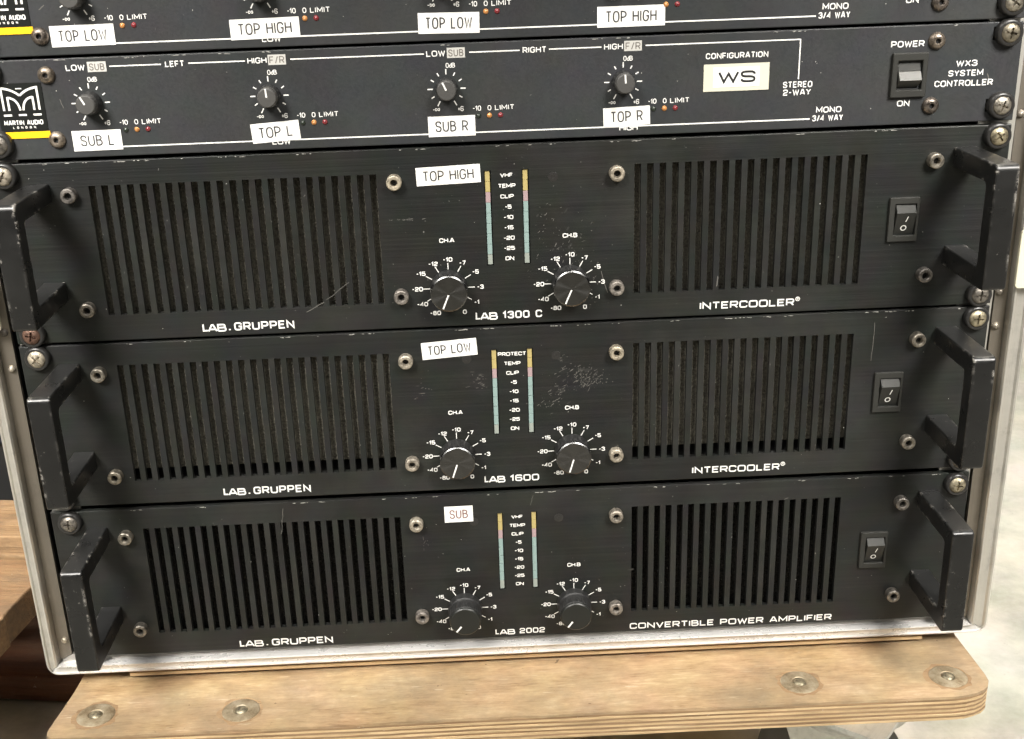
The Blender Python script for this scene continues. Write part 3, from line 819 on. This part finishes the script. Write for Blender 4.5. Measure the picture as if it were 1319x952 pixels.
amplifier(178.2, 'black power amplifier with a TOP HIGH sticker, uppermost of three units with handles',
    ('1300 C', 226.2, 258.4, 4.9, 3.1), 'INTERCOOLER', 337.3, 46.3,
    (215.7, 75.0, 30.4, 8.6, 'TOP HIGH', 1.6, 4.3, 'ink', 23.5), 'VHF', 'alu', ('foam_grey', 5.2), (6, 84), (91.7, 136, 4.8), 3,
    [(272, 38, 8, 9, 60, .9), (283, 22, 3, 6, 16, 1.2), (195, 54.5, 4, .25, 18, 0), (262, 52, 4, 6, 16, 1.0)],
    [(143, 10.5, 152, 15.5, .35), (153, 16, 165, 25, .22), (288, 25, 291, 14, .3), (345, 15, 345.5, 20, .5)],
    [(9, 83.2, 'zinc_pale'), (8.6, 5.2, 'copper'), (475.6, 83.3, 'brass'), (475.6, 5.6, 'zinc')], (-157, -156))
amplifier(88.7, 'black power amplifier with a TOP LOW sticker, middle of three units with handles',
    ('1600', 227.2, 255.0, 5.4, 3.0), 'INTERCOOLER', 335.8, 45.2,
    (212.0, 77.9, 27.6, 8.8, 'TOP LOW', 3.6, 4.3, 'ink', 21.0), 'PROTECT', 'alu', ('foam_grey', 4.8), (18.2, 84), (91.5, 136, 4.9), 11,
    [(277, 61, 6, 3, 60, .5), (283, 58, 4, 2.5, 60, .9), (268, 53, 4, 2, 24, .5), (226, 60, 2, 3, 26, 0), (197, 60, 2.5, 5, 12, 0), (268, 70, 2, 3, 14, 0), (262, 47, 6, 3, 20, .6)],
    [(425, 62, 425.4, 82, .22), (263, 47, 267, 49, .3)],
    [(9, 82.6, 'zinc_pale'), (9, 5.2, 'zinc'), (475.6, 83.0, 'brass'), (475.6, 5.4, 'zinc')], (-161, -163))
amplifier(-2.4, 'black power amplifier with a small SUB sticker and black knobs, lowest in the rack',
    ('2002', 229.7, 256.3, 3.9, 2.7), 'CONVERTIBLE POWER AMPLIFIER', 303.7, 111,
    (212.5, 77.0, 15.0, 9.2, 'SUB', 0.4, 4.5, 'ink_soft', 9.0), 'VHF', 'black', ('foam_black', 5.4), (8, 84), (89.6, 139.8, 4.0), 23,
    [(194, 60, 1, 2, 6, 1.5), (330, 55, 20, 20, 10, 0)],
    [(118.5, 70, 121, 85, .25), (250.5, 80, 252, 86, .2)],
    [(10.0, 82.8, 'zinc'), (10, 5.2, 'zinc'), (475.4, 82.4, 'brass'), (475.4, 5.4, 'zinc')], (-140, -143))

# ------------------------------------------------------------------ system controllers
CPH = 45.0
KX = (53.8, 135.5, 216.9, 298.4)
def controller(z0, label, stickers, ptrs, seed, scr, under):
    t = thing('system_controller', label, 'controller', 241.3, 0, z0, 'system controllers at the top of the rack')
    holes = [(468.8, 480, 4.6, 10.6), (468.8, 480, 37.0, 43.0), (3, 14, 4.6, 10.6), (3, 14, 37.0, 43.0), (426.0, 435.6, 16.8, 28.6)]
    part('front_panel', MB().plate(0, PW, .3, CPH, holes, 0, 2.6).mesh('front_panel', M['ctrl_panel'], None, (0, PW, .3, CPH, 0, .5)), t)
    part('chassis', MB().box(20, 462.6, 14, 260, 2, CPH - 2).mesh('chassis', M['black']), t)
    for x, z in ((35.8, 37.9), (35.9, 8.8), (442.8, 37.7), (442.6, 8.6)): button_screw(t, x, z)
    for x in (9.6, 475.4):
        for z in (40.2, 7.6): rack_screw(t, x, z, M['brass' if x > 100 and z > 20 else 'zinc'])
    for x, (mn, pt) in zip(KX, ptrs):
        sk = MB().lathe([(0, -4.5), (4.6, -4.5), (5.0, -4.0), (5.25, -.3), (5.25, 0), (0, 0)], n=48, knurl=(2,)).mesh('knob_skirt', M['knob_side'], 30)
        k = part('knob', sk, t, (x, -.3, 24.9))
        part('knob_cap', MB().lathe([(0, -9.0), (3.9, -8.9), (4.35, -8.5), (4.6, -4.5), (0, -4.52)], n=48).mesh('knob_cap', M['knob_grey'], 30), k)
        mb = MB(); s, c = math.sin(math.radians(pt)), math.cos(math.radians(pt)); line(mb, .3 * s, .3 * c, 4.2 * s, 4.2 * c, .75, -9.05)
        part('pointer', mb.mesh('pointer', M['print']), k)
        mb = MB()
        for i in range(-5, 6):
            a = math.radians(30 * i); r0, r1 = (6.4, 8.8) if i in (-5, -3, 0, 3, 5) else (6.6, 8.2)
            line(mb, x + r0 * math.sin(a), 24.9 + r0 * math.cos(a), x + r1 * math.sin(a), 24.9 + r1 * math.cos(a), .52)
        text(mb, '0dB', x + 2.2, 35.3, 1.9, asp=.62, wt=.17, gap=.22, r=.45)
        text(mb, '-~', x - 5.2, 15.7, 1.5, asp=.95, wt=.22, gap=.25)
        text(mb, '+6', x + 6.1, 15.7, 1.9, asp=.7, wt=.2, gap=.2, r=.45)
        text(mb, '-10', x + 13.6, 15.6, 1.95, asp=.68, wt=.18, gap=.26, r=.45)
        text(mb, '0', x + 19.4, 15.6, 1.95, asp=.75, wt=.18, r=.45)
        text(mb, 'LIMIT', x + 26.4, 15.6, 1.95, width=8.6, wt=.18, gap=.42)
        part('dial_scale', mb.mesh('dial_scale', M['print']), t)
        for dx, m in ((14.2, 'led_dk'), (19.3, 'led_or'), (24.4, 'led_rd'))[1 if z0 > 300 else 0:]:
            part('led', MB().lathe([(0, -.8), (.7, -.7), (1.15, -.2), (1.25, .2), (0, .2)], n=20).mesh('led', M[m], 60), t, (x + dx, 0, 12.1))
    # heading lines and words
    mb = MB(); zt = 40.7
    for a, b in ((64.6, 88), (100.3, 126), (146.6, 207.4), (228, 251), (264.4, 288.4), (308.6, 380.05)): line(mb, a, zt, b, zt, .55)
    line(mb, 379.8, zt - .1, 379.8, 23.0, .55, -.07)
    line(mb, 44, 4.6, 386.2, 4.6, .62)
    part('heading_line', mb.mesh('heading_line', M['print']), t)
    def T(s, a, b, z, h, wt=.21): word(t, 'panel_word', M['print'], s, (a + b) / 2, z, h, width=b - a, wt=wt, gap=.37, r=.42)
    T('LOW', 45.1, 53.3, zt, 2.2); T('LEFT', 90, 98.2, zt, 2.2); T('HIGH', 127.3, 135.6, zt, 2.2)
    T('LOW', 208.6, 216.8, zt, 2.2); T('RIGHT', 252.6, 263, zt, 2.2); T('HIGH', 289.8, 298, zt, 2.2)
    T('STEREO', 373, 386.2, 20.6, 2.35); T('2-WAY', 373.2, 385.7, 17.1, 2.3)
    T('MONO', 389.2, 400.6, 8.6, 2.3); T('3/4 WAY', 387.6, 401.6, 4.8, 2.3)
    T('CONFIGURATION', 336.6, 365, 34.8, 2.2)
    T('POWER', 422.1, 437, 36.8, 2.35); T('ON', 427.1, 432.5, 10.1, 2.3)
    T('WX3', 453.2, 462.6, 27.2, 2.3); T('SYSTEM', 450, 465.8, 22.8, 2.3); T('CONTROLLER', 443.9, 470.8, 18.3, 2.35)
    for a, b, w in ((54.7, 63.2, 'SUB'), (136.4, 144.5, 'F/R'), (217.8, 226, 'SUB'), (298.8, 306.9, 'F/R')):
        o = part('word_box', MB().face and (lambda q: (q.face([(a, -.05, zt - 2.2), (b, -.05, zt - 2.2), (b, -.05, zt + 2.3), (a, -.05, zt + 2.3)]), q)[1])(MB()).mesh('word_box', M['print_grey']), t)
        m2 = MB(); text(m2, w, (a + b) / 2, zt, 2.7, width=6.4, wt=.17, gap=.34, r=.4, y=-.09)
        part('word_text', m2.mesh('word_text', M['dim_text']), o)
    # words peeping out under the stickers
    for x, w in under: word(t, 'panel_word', M['print'], w, x, 4.0, 2.2, width=8.2, wt=.2)
    # configuration window
    cw = part('configuration_card', MB().box(335.6, 366, -.3, -.03, 18.9, 31.1).mesh('configuration_card', M['cream']), t)
    part('card_insert', MB().box(340, 361.5, -.42, -.31, 20.7, 29.6).mesh('card_insert', M['paper']), cw)
    mb = MB(); text(mb, 'WS', 351.0, 25.2, 4.3, width=16.4, wt=.24, gap=.4, r=.45, y=-.48)
    part('card_text', mb.mesh('card_text', M['black']), cw)
    # badge
    bd = part('badge', MB().box(11.2, 32.6, -.35, -.03, 13.2, 34.9).mesh('badge', M['badge']), t)
    mb = MB(); Y = -.42
    def pl(pts, w, y=Y): stroke(mb, [Vector(p) for p in pts], w, y)
    def cv(p0, p1, p2, w, y=Y): pl([(p0[0] * (1 - k / 8) ** 2 + 2 * k / 8 * (1 - k / 8) * p1[0] + p2[0] * (k / 8) ** 2, p0[1] * (1 - k / 8) ** 2 + 2 * k / 8 * (1 - k / 8) * p1[1] + p2[1] * (k / 8) ** 2) for k in range(9)], w, y)
    for s in (-1, 1):
        c = 22.2
        pl([(c + s * 8.1, 22.8), (c + s * 8.1, 32.9), (c + s * 7.5, 32.9)], .95)
        cv((c + s * 8.0, 32.9), (c + s * 3.2, 32.3), (c, 29.4), .95, Y - .02)
        pl([(c + s * 5.7, 22.8), (c + s * 5.7, 28.9)], .95)
        cv((c + s * 5.7, 28.6), (c + s * 1.2, 28.2), (c + s * .7, 22.8), .95, Y - .02)
        line(mb, c + s * 8.6, 20.7, c + s * 4.9, 20.7, .85, Y)
    line(mb, 20.4, 20.7, 24.0, 20.7, .85, Y); line(mb, 20.8, 32.5, 23.6, 32.5, .45, Y)
    text(mb, 'MARTIN AUDIO', 22.0, 17.3, 1.75, width=17.4, wt=.25, gap=.36, y=Y)
    text(mb, 'LONDON', 22.0, 15.1, .8, width=10.2, asp=.6, wt=.3, gap=1.6, y=Y)
    part('badge_emblem', mb.mesh('badge_emblem', M['print']), bd)
    part('badge_stripe', MB().box(11.0, 33.3, -.4, -.03, 10.1, 13.1).mesh('badge_stripe', M['yellow']), t)
    # power rocker
    part('switch_frame', MB().plate(422.7, 439.2, 12.9, 33.0, [(425.4, 436.8, 16.4, 29.4)], -2.0, .2).mesh('switch_frame', M['switch']), t, bevel=.5)
    rk = part('rocker', MB().prism([(1.2, 29.2), (.3, 29.2), (-.9, 24.8), (1.2, 24.8)], 425.9, 436.3, 'x').mesh('rocker', M['switch']), t)
    part('rocker_nose', MB().prism([(1.2, 24.7), (-1.4, 24.7), (-4.0, 20.8), (-3.4, 20.4), (1.2, 17.0)], 425.9, 436.3, 'x').mesh('rocker_nose', M['switch_lit']), rk, bevel=.2)
    for a in stickers: sticker(t, *a)
    chips(t, seed, PW, CPH, [], scr, 16)
    for c in t.children: c.location.x -= .2413
    return t
I = M['ink']
controller(268.0, 'slim charcoal controller with SUB L and TOP R stickers and a WS card',
    [(54.2, 7.9, 22.6, 9.2, 'SUB L', .2, 4.4, I, 14.8), (136.7, 8.5, 22.4, 8.9, 'TOP L', 3.4, 4.4, I, 15.2),
     (218.5, 7.9, 21.9, 9.3, 'SUB R', .2, 4.4, I, 14.6), (300.1, 9.2, 21.8, 8.6, 'TOP R', 1.6, 4.4, I, 14.4)],
    [(0, -27), (0, -3), (0, -25), (0, -3)], 31, [(468, 22, 470, 17, .4), (40, 27, 41, 23, .3)], ((139, 'LOW'), (301, 'HIGH')))
controller(314.0, 'slim charcoal controller with TOP LOW and TOP HIGH stickers, topmost in the rack',
    [(54.8, 8.5, 28.6, 9.1, 'TOP LOW', .3, 4.4, I, 21), (136.5, 8.5, 31.2, 8.8, 'TOP HIGH', .7, 4.4, I, 23.5),
     (219.3, 7.8, 27.7, 9.0, 'TOP LOW', -1.0, 4.4, I, 20.5), (301.9, 7.7, 30.8, 9.0, 'TOP HIGH', 0, 4.4, I, 22.5)],
    [(0, -27), (0, -3), (0, -25), (0, -3)], 37, [(14, 4, 15.5, 3, .5), (37, 20, 40, 22, .4)], ((139, 'LOW'),))

# ------------------------------------------------------------------ plywood dolly
dolly = thing('plywood_dolly', 'worn varnished plywood wheel board under the flight case, bolted at the corners', 'dolly', 241.3, 0, -141)
DT = 141 - 20.5       # top above the floor
dr = random.Random(5)
def outline(j):
    pts = []
    base = [(-6.4, -40.5), (-6.0, -43.6), (-4.0, -46.0), (-1, -46.7), (60, -46.8), (140, -47.2), (236, -46.6), (330, -47.0), (400, -47.4), (468, -47.6), (474, -47.0), (479.5, -45.6), (484.2, -43.2), (487.8, -39.8), (490, -35.4), (490.8, -30), (490.4, -20), (488, 60), (486, 420), (6, 420), (0, 60), (-2.5, -6)]
    for i in range(len(base)):
        a = Vector(base[i]); b = Vector(base[(i + 1) % len(base)])
        n = max(1, int((b - a).length / 14)) if i < 7 else 1
        for k in range(n):
            q = a.lerp(b, k / n); pts.append((q.x - cx + dr.gauss(0, .12), q.y + dr.gauss(0, .16) + j))
    return pts
zc = DT
for i in range(11):
    th = 1.28 if i else 1.6
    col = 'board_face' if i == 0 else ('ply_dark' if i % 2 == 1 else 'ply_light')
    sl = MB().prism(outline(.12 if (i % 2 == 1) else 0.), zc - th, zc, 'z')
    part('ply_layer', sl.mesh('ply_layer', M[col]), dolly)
    zc -= th + .03
DB = zc
WSH = MB()
# washers lie on the top: build along z
def zlathe(prof, n=36):
    mb = MB().lathe([(r, z) for r, z in prof], n=n)
    mb.v = [(x, z, y) for x, y, z in mb.v]; return mb
wm = zlathe([(3.6, .2), (4.2, .75), (8.8, .75), (9.8, .35), (10.2, -.4), (3.6, -.4)]); wm.f = [f for f in wm.f if len(f) == 4]
WASH = wm.mesh('washer', M['washer'], 40)
BOLT = zlathe([(0, 1.5), (1.8, 1.4), (3.2, .9), (3.6, .1), (3.6, -.4), (0, -.4)], 24).mesh('bolt_head', M['brass'], 50)
for x, y in ((15.3, -28.6), (92.5, -30.4), (390.7, -29.0), (470.4, -30.2), (15, 60), (92, 60), (391, 60), (470, 60)):
    gm = MB(); N_ = 26; rr = [11.0 + dr.uniform(-.3, 2.2) for _ in range(N_)]
    for k in range(N_):
        a0, a1 = 2 * math.pi * k / N_, 2 * math.pi * (k + 1) / N_
        gm.face([(9.4 * math.cos(a0), 9.4 * math.sin(a0), .06), (9.4 * math.cos(a1), 9.4 * math.sin(a1), .06), (rr[(k + 1) % N_] * math.cos(a1), rr[(k + 1) % N_] * math.sin(a1), .06), (rr[k] * math.cos(a0), rr[k] * math.sin(a0), .06)])
    part('crushed_wood_ring', gm.mesh('crushed_wood_ring', M['ply_dark']), dolly, (x - cx, y, DT))
    w = part('washer', WASH, dolly, (x - cx, y, DT + .05), (0, 0, dr.uniform(0, 3)))
    part('bolt_head', BOLT, w)
def caster(x, y, rot):
    pl = MB().box(-47, 47, -38, 38, -3, 0)
    c = part('caster', pl.mesh('caster_plate', M['caster_metal']), dolly, (x - cx, y, DB - .05), (0, 0, rot))
    part('swivel_ring', zlathe([(0, -3.1), (35, -3.1), (37, -6), (37.5, -13), (33, -18.2), (26, -19), (0, -19)], 40).mesh('swivel_ring', M['caster_metal'], 40), c)
    fk = MB()
    for s in (-1, 1):
        fk.prism([(-20, -19.2), (30, -19.2), (14, -62), (6, -70), (-4, -62)], s * 19 - 1.5, s * 19 + 1.5, 'x')
    fk.box(-17.4, 17.4, -20, 30, -22, -19.2)
    part('fork', fk.mesh('fork', M['caster_metal']), c, bevel=.4)
    wl = MB().lathe([(0, -13), (10, -13), (11, -15), (36, -15), (41, -11), (42.6, 0), (41, 11), (36, 15), (11, 15), (10, 13), (0, 13)], n=48)
    wl.v = [(yy, xx + 5, zz - 60.6) for xx, yy, zz in wl.v]
    part('wheel', wl.mesh('wheel', M['rubber'], 40), c)
for x, y, r in ((425, -3, .9), (54, 12, 2.0), (431, 372, .4), (54, 372, 2.6)): caster(x, y, r)

# ------------------------------------------------------------------ timber pallet at the left
pal = thing('timber_pallet', 'brown timber pallet on the floor beside the left edge of the flight case', 'pallet', -90, 130, -141)
pal.rotation_euler = (0, 0, math.radians(-9))
def pb(x0, x1, y0, y1, z0, z1, m, lab=None, bev=1.2, rot=None):
    me = MB().box(x0, x1, y0, y1, z0, z1).mesh('pallet_board', M[m])
    return part('pallet_board', me, pal, (0, 0, 0), rot, label=lab, bevel=bev)
pb(-600, 28, -128, -48, 99, 121, 'pallet')
pb(-600, 26, -46.5, 22, 98.5, 120, 'pallet_side')
pb(-600, 16, 48, 104, 99, 123, 'pallet')
pb(-230, -190, -120, 500, 24, 98, 'pallet_red')
pb(-600, 180, 28, 120, 2, 22, 'pallet_red', 'dark red bottom board')
for y in (-90, -12, 72): pb(-100, -62, y - 22, y + 22, 24, 97, 'pallet_red')

# dark road case standing behind the pallet
dc = thing('road_case', 'matt black road case standing behind the timber pallet at the left edge', 'road case', -230, 405, -141)
part('case_body', MB().box(-260, 188, -120, 260, 0, 520).mesh('case_body', M['case_side']), dc, bevel=6)
part('case_trim', MB().box(-263, 191, -124, 264, 150, 172).mesh('case_trim', simple('blue_black_trim', (.018, .022, .032), .35)), dc, bevel=2)
